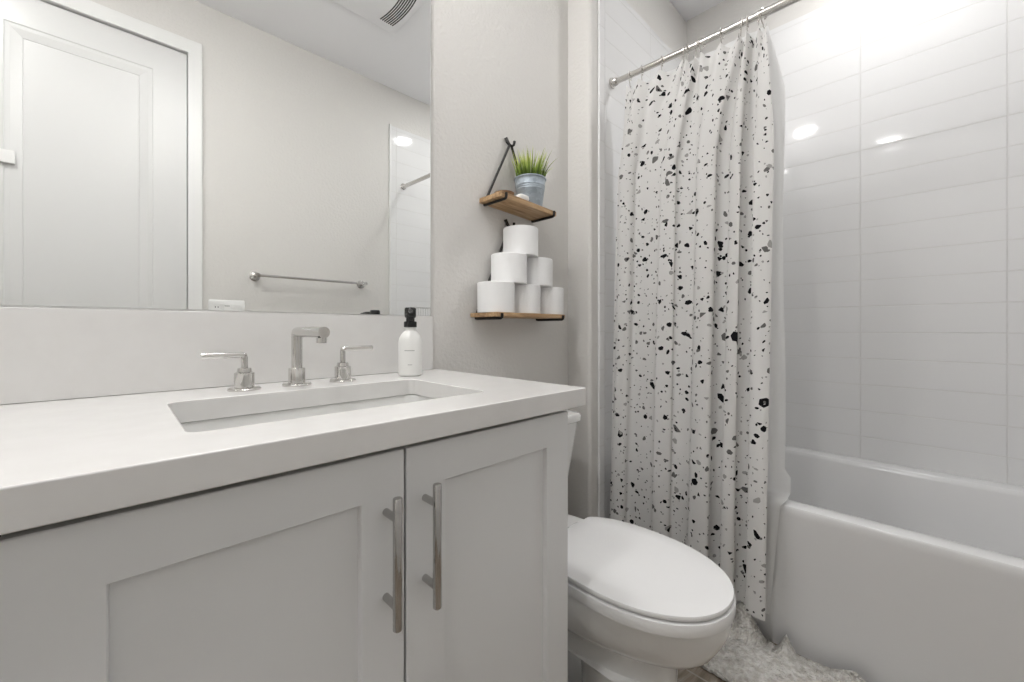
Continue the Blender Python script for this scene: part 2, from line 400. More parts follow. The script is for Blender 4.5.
# narrow hook board fixed on the door's left stile
t = thing('hook_board', 'narrow white board across the left stile of the door, at mirror edge', 'hook rail', (-0.40, yd, 1.70))
bm = new(); box(bm, -0.455, -0.302, yd + 0.0005, yd + 0.014, 1.688, 1.742)
obj('board', bm, 'trim', t, bevel=0.003)
for x in (-0.42, -0.375):
    bm = new(); tube(bm, [(x, yd + 0.013, 1.712), (x, yd + 0.04, 1.706), (x, yd + 0.05, 1.712), (x, yd + 0.052, 1.722)], 0.004)
    obj('hook', bm, 'plastic', t, smooth=True)

# ------------------------------------------------------------------ ceiling lamps and fan
def can(x, y, mt, label):
    t = thing('recessed_light', label, 'ceiling light', (x, y, ZC - 0.012))
    bm = new(); lathe(bm, [(0.095, 0.012), (0.095, 0.006), (0.088, 0.001), (0.074, 0.0), (0.072, 0.012)], (x, y, ZC - 0.0122), 48, cap0=False, cap1=False)
    obj('trim_ring', bm, 'plastic', t, smooth=True)
    bm = new(); lathe(bm, [(0.0, -.001), (0.072, 0.0), (0.072, 0.004)] if mt == 'lampB' else [(0.0, -.012), (0.02, -0.0115), (0.04, -0.0095), (0.058, -0.005), (0.070, 0.001), (0.072, 0.004)], (x, y, ZC - 0.012), 48, cap0=False)
    obj('lens', bm, mt, t)
can(0.29, -0.305, 'lampA', 'round recessed ceiling light above the wash basin')
can(1.86, -0.955, 'lampB', 'round recessed ceiling light above the tub')
can(-0.53, -0.80, 'lampC', 'round recessed ceiling light in the left end of the room')
FX, FY = 0.93, -0.93
t = thing('exhaust_fan', 'white ceiling exhaust fan cover with curved dark slots', 'exhaust fan', (FX, FY, ZC - 0.03))
bm = new(); loft(bm, [rrect(FX - .17, FX + .22, FY - .19, FY + .19, .03, ZC - .0002), rrect(FX - .17, FX + .22, FY - .19, FY + .19, .03, ZC - .010), rrect(FX - .16, FX + .21, FY - .18, FY + .18, .03, ZC - .016)])
obj('cover', bm, 'fan', t, smooth=True)
bm = new()
for side in (1,):
    for i in range(7):
        r = 0.62 + i * 0.0115; c0 = FX + 0.118 - 0.62
        a = math.asin(0.127 / r); n = 14
        top, bot = [], []
        for k in range(n + 1):
            th = -a + 2 * a * k / n
            for lst, rr in ((top, r - 0.0032), (bot, r + 0.0032)): lst.append((c0 + rr * math.cos(th), FY + rr * math.sin(th)))
        lp = [(x, y) for x, y in top] + [(x, y) for x, y in bot[::-1]]
        vs0 = [bm.verts.new((x, y, ZC - 0.0168)) for x, y in lp]; vs1 = [bm.verts.new((x, y, ZC - 0.0150)) for x, y in lp]
        for k in range(n):
            m2 = 2 * n + 1
            bm.faces.new((vs0[k], vs0[k + 1], vs0[m2 - k - 1], vs0[m2 - k]))
        for k in range(len(lp)):
            j = (k + 1) % len(lp); bm.faces.new((vs0[k], vs0[j], vs1[j], vs1[k]))
obj('slot', bm, 'slot', t)

# ------------------------------------------------------------------ mirror
t = thing('vanity_mirror', 'large frameless wall mirror above the quartz backsplash', 'mirror', (0.0, 0, 1.04))
MX0, MX1, MZ0, MZ1 = -0.80, 0.6755, 1.0395, 2.16
obj('glass', box(new(), MX0, MX1, -0.006, -0.001, MZ0, MZ1), 'mirror', t)
bm = new(); box(bm, MX1, MX1 + 0.0018, -0.007, -0.001, MZ0, MZ1)
obj('polished_edge', bm, 'channel', t)
bm = new(); box(bm, MX0, MX1 + 0.001, -0.009, -0.0005, MZ0 - 0.003, MZ0); 
obj('bottom_channel', bm, 'channel', t)

# added fill lamp bar above the mirror, out of view, lifts walls and ceiling
t = thing('fill_lamp_bar', 'added unseen fill lamp, chrome bar with three opal glass shades above the mirror', 'fill lamp', (0.285, 0, 2.32))
bm = new(); box(bm, 0.0, 0.57, -0.022, -0.0008, 2.285, 2.345); obj('back_plate', bm, 'chrome', t, bevel=0.003)
for x in (0.085, 0.285, 0.485):
    bm = new(); tube(bm, [(x, -0.022, 2.315), (x, -0.085, 2.315), (x, -0.095, 2.325), (x, -0.095, 2.335)], 0.007); lathe(bm, [(0.03, 2.333), (0.03, 2.338), (0.012, 2.340)], (x, -0.095, 0), 24)
    a = obj('arm', bm, 'chrome', t, smooth=True)
    bm = new(); lathe(bm, [(0.042, 2.3405), (0.048, 2.345), (0.050, 2.46), (0.046, 2.462)], (x, -0.095, 0), 32); obj('shade', bm, 'opal', t, smooth=True)
# ------------------------------------------------------------------ vanity
VX = -0.82
CZ0, CZ1, CY, CX = 0.842, 0.879, -0.556, 0.695
SX0, SX1, SY0, SY1 = 0.060, 0.514, -0.452, -0.176
t = thing('vanity_countertop', 'thick white quartz counter with rectangular basin cutout and backsplash', 'countertop', (0.0, -0.28, CZ0))
bm = new()
outer = [bm.verts.new(p) for p in ((VX, CY, CZ1), (CX, CY, CZ1), (CX, -0.002, CZ1), (VX, -0.002, CZ1))]
inner = [bm.verts.new(p) for p in rrect(SX0, SX1, SY0, SY1, 0.018, CZ1)]
es = []
for lp in (outer, inner):
    for i in range(len(lp)): es.append(bm.edges.new((lp[i], lp[(i + 1) % len(lp)])))
r = bmesh.ops.triangle_fill(bm, edges=es, use_beauty=True)
fs = [f for f in bm.faces]
ex = bmesh.ops.extrude_face_region(bm, geom=fs)
for v_ in [g for g in ex['geom'] if isinstance(g, bmesh.types.BMVert)]: v_.co.z = CZ0
obj('slab', bm, 'quartz', t, bevel=0.0022, seg=3, angle=60)
bm = new(); box(bm, VX + .012, 0.674, -0.021, -0.0012, CZ1 + 0.0004, 1.0355)
obj('backsplash', bm, 'quartz', t, bevel=0.0015)

t = thing('vanity_cabinet', 'white shaker vanity cabinet under the quartz counter', 'cabinet', (0.0, -0.28, 0))
bm = new()
def rc(x0, x1, y0, y1, z): return [(x0, y0, z), (x1, y0, z), (x1, y1, z), (x0, y1, z)]
loft(bm, [rc(VX + .012, 0.655, -0.518, -0.002, 0.10), rc(VX + .012, 0.655, -0.518, -0.002, 0.834), rc(VX + .03, 0.637, -0.50, -0.012, 0.834), rc(VX + .03, 0.637, -0.50, -0.012, 0.118)])
box(bm, VX + .012, 0.645, -0.46, -0.01, 0.0, 0.10)
obj('carcass', bm, 'cabinet', t)
bm = new(); box(bm, VX + .012, 0.654, -0.5195, -0.5185, 0.11, 0.835)
obj('gap_shade_sheet', bm, 'dark', t)  # thin black sheet, shade between the cabinet doors put in as colour
def shaker(x0, x1, z0, z1, st=0.072, side=1, pw=None):
    bm = new(); yf = -0.540; a, b, c, e = x0 + st, x1 - st, z0 + st, z1 - 0.060
    y0 = -0.520
    R = lambda k, y: [(x0 + k, y, z0 + k), (x1 - k, y, z0 + k), (x1 - k, y, z1 - k), (x0 + k, y, z1 - k)]
    P = lambda k, y: [(a + k, y, c + k), (b - k, y, c + k), (b - k, y, e - k), (a + k, y, e - k)]
    loft(bm, [R(0, y0), R(0, yf + .0012), R(0.0012, yf), P(0, yf), P(0.0012, yf + 0.0015), P(0.0022, yf + 0.0085)])
    return obj('door', bm, 'cabinet', t)
def bar_handle(parent, x, z0, z1):
    bm = new(); y = -0.572
    lathe(bm, [(0.0055, z0), (0.0062, z0 + 0.001), (0.0062, z1 - 0.001), (0.0055, z1)], (x, y, 0), 20)
    h = obj('handle', bm, 'nickel', parent, smooth=True)
    for z in (z0 + 0.028, z1 - 0.028):
        bm = new(); lathe(bm, [(0.005, 0), (0.005, 0.032)], (x, y - 0.0, z), 16, 'Y')
        # standoff from the door face to the bar
        obj('handle_post', bm, 'nickel', parent, smooth=True)
dl = shaker(-0.0665, 0.2875, 0.115, 0.833, 0.060); bar_handle(dl, 0.2600, 0.612, 0.782)
dr = shaker(0.2910, 0.6550, 0.115, 0.833, 0.064); bar_handle(dr, 0.3205, 0.612, 0.784)
d0 = shaker(-0.42, -0.0685, 0.115, 0.833, 0.060); bar_handle(d0, -0.096, 0.612, 0.784)
bm = new(); box(bm, VX + .012, -0.4235, -0.54, -0.52, 0.115, 0.833)
obj('filler_panel', bm, 'cabinet', t)

# undermount basin
t = thing('wash_basin', 'white rectangular undermount basin set in the counter', 'sink', (0.285, -0.315, 0.70))
bm = new(); e = 0.004; loops = []
for k, z, r in ((-0.025, CZ0 - 0.012, .04), (-0.025, CZ0 - 0.001, .04), (-e, CZ0 - 0.001, .032), (-e + 0.001, CZ0 - 0.006, .032), (0.004, 0.80, .04), (0.010, 0.765, .045), (0.020, 0.745, .05), (0.04, 0.735, .055), (0.09, 0.731, .04), (0.115, 0.729, .015)):
    loops.append(rrect(SX0 + k, SX1 - k, SY0 + k, SY1 - k, r, z))
loops2 = []
for k, z, r in ((0.105, 0.715, .015), (0.03, 0.72, .05), (0.0, 0.74, .05), (-0.006, 0.80, .04), (-0.012, CZ0 - 0.012, .032)):
    loops2.append(rrect(SX0 + k, SX1 - k, SY0 + k, SY1 - k, r, z))
rings = loft(bm, loops2[::1] + loops, True, True)
obj('bowl', bm, 'sink', t, smooth=True)
bm = new(); lathe(bm, [(0.0, 0.0), (0.022, 0.001), (0.024, 0.004), (0.018, 0.0045), (0.016, 0.002), (0.0, 0.0025)], (0.285, -0.30, 0.7305), 28, cap0=False, cap1=False)
obj('drain', bm, 'chrome', t, smooth=True)

# widespread tap set
TY = -0.10
t = thing('basin_faucet', 'polished chrome three-piece tap set behind the basin', 'faucet', (0.279, TY, CZ1))
z = CZ1
bm = new(); x = 0.279
lathe(bm, [(0.0285, 0), (0.0285, 0.003), (0.026, 0.005), (0.0165, 0.0055), (0.0165, 0.036), (0.0155, 0.0375), (0.0115, 0.0375)], (x, TY, z), 36)
obj('spout_base', bm, 'chrome', t, smooth=True)
bm = new()
path = [(x, TY, z + 0.036), (x, TY, z + 0.109)] + [(x, TY - 0.006 + 0.006 * math.cos(a), z + 0.109 + 0.006 * math.sin(a)) for a in (0.5, 1.05)] + [(x, TY - 0.008, z + 0.1145), (x, TY - 0.16, z + 0.1145)]
tube(bm, path, 0.0108, 20)
obj('spout', bm, 'chrome', t, smooth=True)
bm = new(); lathe(bm, [(0.0092, 0), (0.0092, 0.010), (0.008, 0.010), (0.008, 0.002)], (x, TY - 0.147, z + 0.0945), 24, cap1=True)
obj('aerator', bm, 'chrome', t, smooth=True)
for x, s, lz_ in ((0.183, -1, 0.0695), (0.377, 1, 0.075)):
    bm = new()
    lathe(bm, [(0.0285, 0), (0.0285, 0.003), (0.026, 0.005), (0.0175, 0.0055), (0.0175, 0.034), (0.013, 0.036), (0.012, 0.043), (0.0095, 0.044)], (x, TY, z), 36)
    h = obj('handle', bm, 'chrome', t, smooth=True)
    bm = new()
    tube(bm, [(x, TY, z + 0.043), (x, TY, z + lz_ - 0.0055), (x + s * 0.001, TY, z + lz_ - 0.0015), (x + s * 0.005, TY, z + lz_), (x + s * (0.071 if s > 0 else 0.069), TY, z + lz_)], 0.0062, 16)
    obj('lever', bm, 'chrome', h, smooth=True)

# soap bottle
bx, by = 0.549, -0.107
t = thing('soap_dispenser', 'frosted white round bottle with black pump beside the tap', 'soap dispenser', (bx, by, CZ1))
bm = new(); lathe(bm, [(0.0, .001), (0.026, 0.0), (0.0295, 0.003), (0.030, 0.008), (0.030, 0.086), (0.0285, 0.096), (0.0235, 0.106), (0.016, 0.1145), (0.0135, 0.117), (0.0135, 0.128)], (bx, by, CZ1 + .0004), 48, cap0=False)
obj('bottle', bm, 'bottle', t, smooth=True)
dx, dy = -bx, -1.05 - by; q = math.hypot(dx, dy); dx, dy = dx / q, dy / q
bm = new(); lathe(bm, [(0.0165, .1255), (0.0165, .139), (0.0155, .140), (0.0112, .141), (0.0108, .149), (0.0135, .151), (0.0146, .154), (0.0146, .173), (0.012, .1765)], (bx, by, CZ1), 36)
tube(bm, [(bx, by, CZ1 + .167), (bx + dx * .03, by + dy * .03, CZ1 + .167), (bx + dx * .046, by + dy * .046, CZ1 + .1645), (bx + dx * .050, by + dy * .050, CZ1 + .160)], [0.006, 0.0055, 0.0045, 0.004], 12)
obj('pump', bm, 'black_plastic', t, smooth=True)
bm = new()
def dash(zc, a0, a1, hh):
    a_c = math.atan2(dy, dx); n = 4; rr = 0.0302
    lo, hi = [], []
    for i in range(n + 1):
        a = a_c + a0 + (a1 - a0) * i / n
        lo.append(bm.verts.new((bx + rr * math.cos(a), by + rr * math.sin(a), CZ1 + zc - hh))); hi.append(bm.verts.new((bx + rr * math.cos(a), by + rr * math.sin(a), CZ1 + zc + hh)))
    for i in range(n): bm.faces.new((lo[i], lo[i + 1], hi[i + 1], hi[i]))
dash(0.066, -0.5, 0.35, 0.0010); obj('label_print', bm, 'ink', t)
bm = new(); dash(0.030, -0.22, 0.15, 0.0008); obj('label_print', bm, 'ink', t)

# ------------------------------------------------------------------ shelves
TILT = math.radians(2.9)
def shelf(label, x0, x1, bx0, bx1, zb, th, depth, ax, az):
    t = thing('wall_shelf', label, 'shelf', ((x0 + x1) / 2, -0.02, zb))
    obj('board', box(new(), x0, x1, -depth, -0.004, zb, zb + th), 'wood', t, bevel=0.002)
    r = 0.0045
    for i, (xx) in enumerate((bx0, bx1)):
        bm = new()
        pts = [(ax + (0.006 if i else -0.006), -0.016, az - 0.004), (xx, -0.010, zb + 0.002), (xx, -0.012, zb - 0.004), (xx, -0.02, zb - 0.0045), (xx, -depth + 0.002, zb - 0.0045), (xx, -depth - 0.0035, zb - 0.002), (xx, -depth - 0.0045, zb + 0.004), (xx, -depth - 0.0045, zb + th - 0.003)]
        tube(bm, pts, r, 10); obj('bracket_wire', bm, 'black_metal', t, smooth=True)
    bm = new()   # wall hook: back plate, screw head, upturned prongs
    tube(bm, [(ax - 0.012, -0.001, az + 0.018), (ax - 0.008, -0.004, az + 0.022), (ax - 0.010, -0.010, az + 0.010), (ax - 0.005, -0.016, az - 0.001), (ax + 0.004, -0.020, az - 0.004), (ax + 0.010, -0.022, az + 0.002), (ax + 0.013, -0.022, az + 0.016)], [0.008, 0.008, 0.0065, 0.005, 0.0045, 0.0045, 0.005], 12)
    obj('wall_hook', bm, 'black_metal', t, smooth=True)
    return t
shelf('small wooden shelf on black wire holding the zinc bucket of grass', 0.866, 1.136, 0.883, 1.118, 1.4115, 0.017, 0.113, 0.988, 1.650).rotation_euler.y = TILT
shelf('larger wooden shelf on black wire under the stacked toilet rolls', 0.828, 1.160, 0.846, 1.143, 1.038, 0.0135, 0.134, 0.999, 1.360)

# toilet rolls: one built, the others copied
rr, hh, ry = 0.0605, 0.0970, -0.0690
z0 = 1.038 + 0.0137
def roll_proto():
    t = thing('toilet_roll', 'x', 'toilet roll', (0, 0, 0))
    bm = new(); lathe(bm, [(0.021, 0.001), (0.024, 0.0), (rr - 0.002, 0.0), (rr, 0.002), (rr, hh - 0.002), (rr - 0.002, hh), (0.024, hh), (0.021, hh - 0.001)], (0, 0, 0), 56, cap0=False, cap1=False)
    obj('paper', bm, 'paper', t, smooth=True)
    bm = new(); lathe(bm, [(0.0195, 0.001), (0.0209, 0.001), (0.0209, hh - .001), (0.0195, hh - .001), (0.0195, 0.001)], (0, 0, 0), 36, cap0=False, cap1=False)
    obj('cardboard_core', bm, 'core', t, smooth=True)
    return t
proto = roll_proto(); px = 0.1270; X0 = 0.8825
spots = [(X0, 0, 'white toilet roll at the left end of the bottom row'), (X0 + px, 0, 'middle white toilet roll of the bottom row of three'),
         (X0 + 2 * px, 0, 'white toilet roll at the bottom right, nearest the shower curtain'),
         (X0 + px * .46, 1, 'left white toilet roll of the two in the second row'), (X0 + px * 1.5, 1, 'right white toilet roll of the two in the second row'),
         (X0 + px * 0.91, 2, 'single white toilet roll on top of the pyramid')]
kids = list(proto.children)
for i, (x, lv, lab) in enumerate(spots):
    if i == 0: r_ = proto
    else:
        r_ = proto.copy(); COL.objects.link(r_)
        for c in kids:
            cc = c.copy(); cc.parent = r_; COL.objects.link(cc)
    r_.location = (x, ry + 0.001 * (i % 3 - 1), z0 + lv * (hh + 0.0004)); r_.rotation_euler = (0, 0, 0.9 * i)
    r_['label'] = lab; r_['group'] = 'toilet rolls stacked in a pyramid on the lower shelf'

# zinc bucket with grass
gx, gy, gz = 1.048, -0.066, 1.4289 - 0.0028
t = thing('potted_grass', 'green grass plant in a ribbed zinc bucket on the upper shelf', 'potted plant', (gx, gy, gz))
bm = new()
prof = [(0.0, 0.002), (0.0405, 0.002), (0.0415, 0.0), (0.0425, 0.003)]
BR = lambda h: 0.0425 + (0.0545 - 0.0425) * h / 0.099
for h in (0.060, 0.067, 0.074): prof += [(BR(h - .0012), h - .0012), (BR(h) + .0009, h), (BR(h + .0012), h + .0012)]
prof += [(BR(.096), .096), (0.0565, 0.097), (0.0575, 0.0995), (0.0560, 0.102), (0.0540, 0.1005), (0.052, 0.088)]
lathe(bm, prof, (gx, gy, gz), 48, cap0=False, cap1=False)
obj('bucket', bm, 'zinc', t, smooth=True)
bm = new(); lathe(bm, [(0.0, .092), (0.030, .093), (0.0522, .090)], (gx, gy, gz), 32, cap0=False, cap1=False)
obj('soil', bm, 'soil', t, smooth=True)
bm = new(); ul = bm.loops.layers.uv.new('UVMap')
rg = random.Random(3)
for k in range(210):
    a = rg.random() * 2 * PI; r0 = 0.046 * math.sqrt(rg.random())
    lean = (r0 / 0.046) * rg.uniform(0.25, 0.75) + rg.uniform(-0.08, 0.12); ln = rg.uniform(0.062, 0.118) * (1 if rg.random() < .85 else 0.8)
    dirx, diry = math.cos(a + rg.uniform(-.5, .5)), math.sin(a + rg.uniform(-.5, .5))
    if diry > 0.2: lean *= 0.35
    wv = rg.uniform(0.0016, 0.0029); ta = rg.random() * PI; wx, wy = math.cos(ta) * wv, math.sin(ta) * wv
    p = Vector((gx + r0 * math.cos(a), gy + r0 * math.sin(a), gz + 0.091)); seg = 5; prev = None; rnd = rg.random()
    th = lean * 0.4
    for i in range(seg + 1):
        f = i / seg; wd = (1 - f ** 2.2) + 0.03
        q = p.copy(); q.y = min(q.y, -0.006)
        pair = (bm.verts.new((q.x - wx * wd, q.y - wy * wd, q.z)), bm.verts.new((q.x + wx * wd, q.y + wy * wd, q.z)))
        if prev:
            fc = bm.faces.new((prev[0], prev[1], pair[1], pair[0]))
            for lp_, vv in zip(fc.loops, ((i - 1) / seg, (i - 1) / seg, f, f)): lp_[ul].uv = (rnd, vv)
        prev = pair
        p = p + Vector((dirx * math.sin(th), diry * math.sin(th), math.cos(th))) * ln / seg; th += lean * 0.30
g = obj('grass_blades', bm, 'grass', t, smooth=True); g['kind'] = 'stuff'
# small things left of the bucket
bm = new(); lathe(bm, [(0.0, 0.0), (0.026, 0.0), (0.031, 0.005), (0.033, 0.015), (0.030, 0.015), (0.026, 0.007), (0.0, 0.005)], (0.921, -0.068, 1.4285 + 0.0056), 36, cap0=False, cap1=False)
tag(obj('woven_dish', bm, 'wicker', smooth=True), 'low brown woven dish at the left end of the upper shelf', 'dish')
bm = new()
loft(bm, [rrect(0.957, 1.000, -0.108, -0.080, .008, 1.4325), rrect(0.954, 1.003, -0.110, -0.078, .010, 1.438), rrect(0.956, 1.001, -0.109, -0.079, .010, 1.446), rrect(0.964, 0.993, -0.102, -0.086, .007, 1.451)])
tag(obj('soap_bar', bm, 'soap', smooth=True), 'white rounded bar of soap in front of the zinc bucket', 'soap')

# ------------------------------------------------------------------ toilet
TX = 0.927
def egg(hw, yb, yf, z, n=56, back=2.6, front=2.0, split=0.42, cx=TX):
    """plan outline: yb back (towards the wall), yf front; widest at split"""
    ym = yb + (yf - yb) * split; pts = []
    for k in range(n):
        a = 2 * PI * k / n; c, s = math.cos(a), math.sin(a)
        if s >= 0: e_, ry_ = back, yb - ym       # towards the wall (+y)
        else: e_, ry_ = front, ym - yf
        x = hw * math.copysign(abs(c) ** (2 / e_), c); y = ym + ry_ * math.copysign(abs(s) ** (2 / e_), s)
        pts.append((cx + x, y, z))
    return pts
t = thing('toilet', 'white two-piece toilet with closed elongated lid beside the vanity', 'toilet', (TX, -0.40, 0))
bm = new()
loft(bm, [egg(0.108, -0.400, -0.655, 0.0, split=.5), egg(0.108, -0.400, -0.655, 0.012, split=.5), egg(0.100, -0.405, -0.648, 0.03, split=.5), egg(0.097, -0.405, -0.640, 0.10, split=.5),
          egg(0.098, -0.400, -0.638, 0.170, split=.5), egg(0.101, -0.392, -0.638, 0.180, split=.5), egg(0.105, -0.10, -0.640, 0.186), egg(0.106, -0.09, -0.642, 0.235), egg(0.112, -0.085, -0.650, 0.246), egg(0.128, -0.08, -0.678, 0.253), egg(0.143, -0.07, -0.702, 0.264), egg(0.155, -0.065, -0.720, 0.283), egg(0.166, -0.06, -0.738, 0.312), egg(0.174, -0.05, -0.753, 0.345), egg(0.1765, -0.05, -0.758, 0.364), egg(0.1755, -0.05, -0.757, 0.374), egg(0.173, -0.052, -0.754, 0.3765), egg(0.155, -0.06, -0.735, 0.3767)])
obj('bowl', bm, 'porcelain', t, smooth=True)
bm = new()
loft(bm, [egg(0.105, -0.09, -0.41, 0.0, split=.5), egg(0.100, -0.09, -0.41, 0.02, split=.5), egg(0.092, -0.095, -0.41, 0.026, split=.5)])
loft(bm, [egg(0.055, -0.10, -0.24, 0.02, split=.5), egg(0.05, -0.10, -0.24, 0.10, split=.5), egg(0.07, -0.09, -0.27, 0.20, split=.5)])
obj('rear_foot', bm, 'porcelain', t, smooth=True)
def ovalish(bm, hw, yb, yf, za, zb, rd, hollow=False):
    def S(k, z):                         # ellipse cut off straight across the back
        yc = (yb + 0.035 + yf) / 2; b = yc - yf; out = []
        for (x, y, z_) in egg(hw - k, yc + b - k, yc - b + k, z, n=96, back=2.6, front=2.1, split=.5): out.append((x, min(y, yb - k), z_))
        return out
    loft(bm, [S(rd, za), S(rd * .3, za + rd * .25), S(0, za + rd), S(0, zb - rd), S(rd * .3, zb - rd * .25), S(rd, zb), S(0.05, zb + 0.0015)])
bm = new(); ovalish(bm, 0.1765, -0.320, -0.7615, 0.3810, 0.4080, 0.0030)
obj('seat', bm, 'seat', t, smooth=True)
bm = new(); ovalish(bm, 0.1735, -0.318, -0.7585, 0.4120, 0.4235, 0.0035)
obj('lid', bm, 'seat', t, smooth=True)
for s in (-1, 1):
    bm = new(); lathe(bm, [(0.011, -0.022), (0.0125, -0.02), (0.0125, 0.02), (0.011, 0.022)], (TX + s * 0.075, -0.295, 0.392), 20, 'X')
    obj('hinge', bm, 'seat', t, smooth=True)
bm = new()   # tank, tapering down
loft(bm, [rrect(TX - .150, TX + .150, -0.195, -0.03, .03, 0.372), rrect(TX - .156, TX + .156, -0.20, -0.024, .03, 0.40), rrect(TX - .203, TX + .203, -0.218, -0.020, .020, 0.675), rrect(TX - .203, TX + .203, -0.218, -0.020, .020, 0.685)])
obj('tank', bm, 'porcelain', t, smooth=True)
bm = new()
loft(bm, [rrect(TX - .205, TX + .205, -0.220, -0.018, .020, 0.6855), rrect(TX - .213, TX + .213, -0.228, -0.016, .022, 0.690), rrect(TX - .214, TX + .214, -0.229, -0.015, .022, 0.708), rrect(TX - .210, TX + .210, -0.225, -0.018, .028, 0.715), rrect(TX - .18, TX + .18, -0.20, -0.03, .02, 0.7175)])
obj('tank_lid', bm, 'porcelain', t, smooth=True)
bm = new(); lathe(bm, [(0.012, 0.008), (0.012, -0.012)], (TX - .14, -0.215, 0.65), 20, 'Y'); tube(bm, [(TX - .14, -0.228, .65), (TX - .10, -0.232, .648), (TX - .06, -0.232, .643)], 0.006)
obj('flush_lever', bm, 'chrome', t, smooth=True)

# ------------------------------------------------------------------ bathtub
t = thing('bathtub', 'white alcove bathtub with flat apron behind the curtain', 'bathtub', (1.88, -0.88, 0))
TB0, TB1 = YF + TT + .001, YA - TT - .001
ZR = 0.452
bm = new()
def tl(x0, x1, y0, y1, r, z): return rrect(x0, x1, y0, y1, r, z, 8)
loops = [tl(XB + .012, XT - .001 - TT, TB0, TB1, .002, 0.0), tl(XB + .010, XT - TT - .001, TB0, TB1, .002, 0.03), tl(XB, XT - TT - .001, TB0, TB1, .002, ZR - 0.03), tl(XB - .001, XT - TT - .001, TB0, TB1, .003, ZR - 0.008), tl(XB + .003, XT - TT - .001, TB0, TB1, .004, ZR - .002), tl(XB + .010, XT - TT - .002, TB0 + .001, TB1 - .001, .006, ZR),
         tl(XB + .058, XT - .075, TB0 + .08, TB1 - .07, .10, ZR), tl(XB + .066, XT - .082, TB0 + .088, TB1 - .078, .10, ZR - .004), tl(XB + .072, XT - .088, TB0 + .095, TB1 - .085, .10, ZR - .02),
         tl(XB + .095, XT - .105, TB0 + .13, TB1 - .15, .12, 0.22), tl(XB + .115, XT - .125, TB0 + .16, TB1 - .22, .13, 0.12), tl(XB + .15, XT - .16, TB0 + .20, TB1 - .27, .12, 0.085), tl(XB + .22, XT - .23, TB0 + .30, TB1 - .37, .10, 0.078)]
loft(bm, loops)
obj('tub_shell', bm, 'tub', t, smooth=True)
bm = new(); lathe(bm, [(0.0, 0.0), (0.026, 0.0), (0.028, 0.003), (0.0, 0.004)], (1.88, YF + 0.42, 0.079), 24, cap0=False, cap1=False)
obj('drain', bm, 'chrome', t, smooth=True)

# ------------------------------------------------------------------ rod, hooks, curtain, liner
RZ, RX = 2.03, XB
y_end = YA - TT - .0005; y_beg = YF + TT + .0005
t = thing('shower_rod', 'brushed steel shower curtain rod across the tub', 'curtain rod', (RX, y_end, RZ))
def rsag(y): return 0.017 * (1 - ((y + 0.87) / 0.76) ** 2)
bm = new(); tube(bm, [(RX, y_end - .004 + (-.72 - y_end + .004) * k / 8, RZ - rsag(y_end - .004 + (-.72 - y_end + .004) * k / 8)) for k in range(9)], 0.0112, 20); obj('inner_tube', bm, 'rod', t, smooth=True)
bm = new(); tube(bm, [(RX, -.66 + (y_beg + .664) * k / 10, RZ - rsag(-.66 + (y_beg + .664) * k / 10)) for k in range(11)], 0.0132, 20); obj('outer_tube', bm, 'rod', t, smooth=True)
for yy, s in ((y_end, -1), (y_beg, 1)):
    bm = new(); lathe(bm, [(0.021, 0.0), (0.021, 0.006 * s), (0.017, 0.008 * s), (0.016, 0.022 * s), (0.0135, 0.026 * s)], (RX, yy, RZ), 28, 'Y')
    obj('end_flange', bm, 'rod', t, smooth=True)

hooks = [-0.205, -0.257, -0.339, -0.422, -0.436, -0.466, -0.487, -0.553, -0.612, -0.632, -0.664, -0.678]
hp = None
rh = random.Random(5)
for i, y in enumerate(hooks):
    if hp is None:
        bm = new(); r = 0.0165
        pts = [(RX + r * math.cos(math.radians(a)), 0, RZ + r * math.sin(math.radians(a)) - 0.001) for a in range(-60, 215, 18)]
        pts += [(RX - 0.008, 0, RZ - 0.026), (RX - 0.001, 0, RZ - 0.036), (RX, 0, RZ - 0.044), (RX + 0.006, 0, RZ - 0.047), (RX + 0.010, 0, RZ - 0.041)]
        tube(bm, pts, 0.0017, 8)
        lathe(bm, [(0.0, -0.003), (0.003, -0.002), (0.0035, 0), (0.003, .002), (0.0, .003)], pts[0], 10, cap0=False, cap1=False)
        hp = obj('shower_curtain_hook', bm, 'rod', smooth=True); o = hp
        for v_ in hp.data.vertices: v_.co.x -= RX; v_.co.z -= RZ
    else:
        o = hp.copy(); COL.objects.link(o)
    o.location = (RX, y, RZ - rsag(y)); o.rotation_euler = (0, 0, rh.uniform(-0.5, 0.5))
    o['category'] = 'curtain hook'; o['group'] = 'steel curtain hooks on the shower rod'
ords = ['first', 'second', 'third', 'fourth', 'fifth', 'sixth', 'seventh', 'eighth', 'ninth', 'tenth', 'eleventh', 'last']
k = 0
for o in [o for o in COL.objects if o.name.startswith('shower_curtain_hook')]:
    o['label'] = 'thin steel hook on the shower rod, ' + ords[hooks.index(min(hooks, key=lambda h: abs(h - o.location.y)))] + ' from the left'

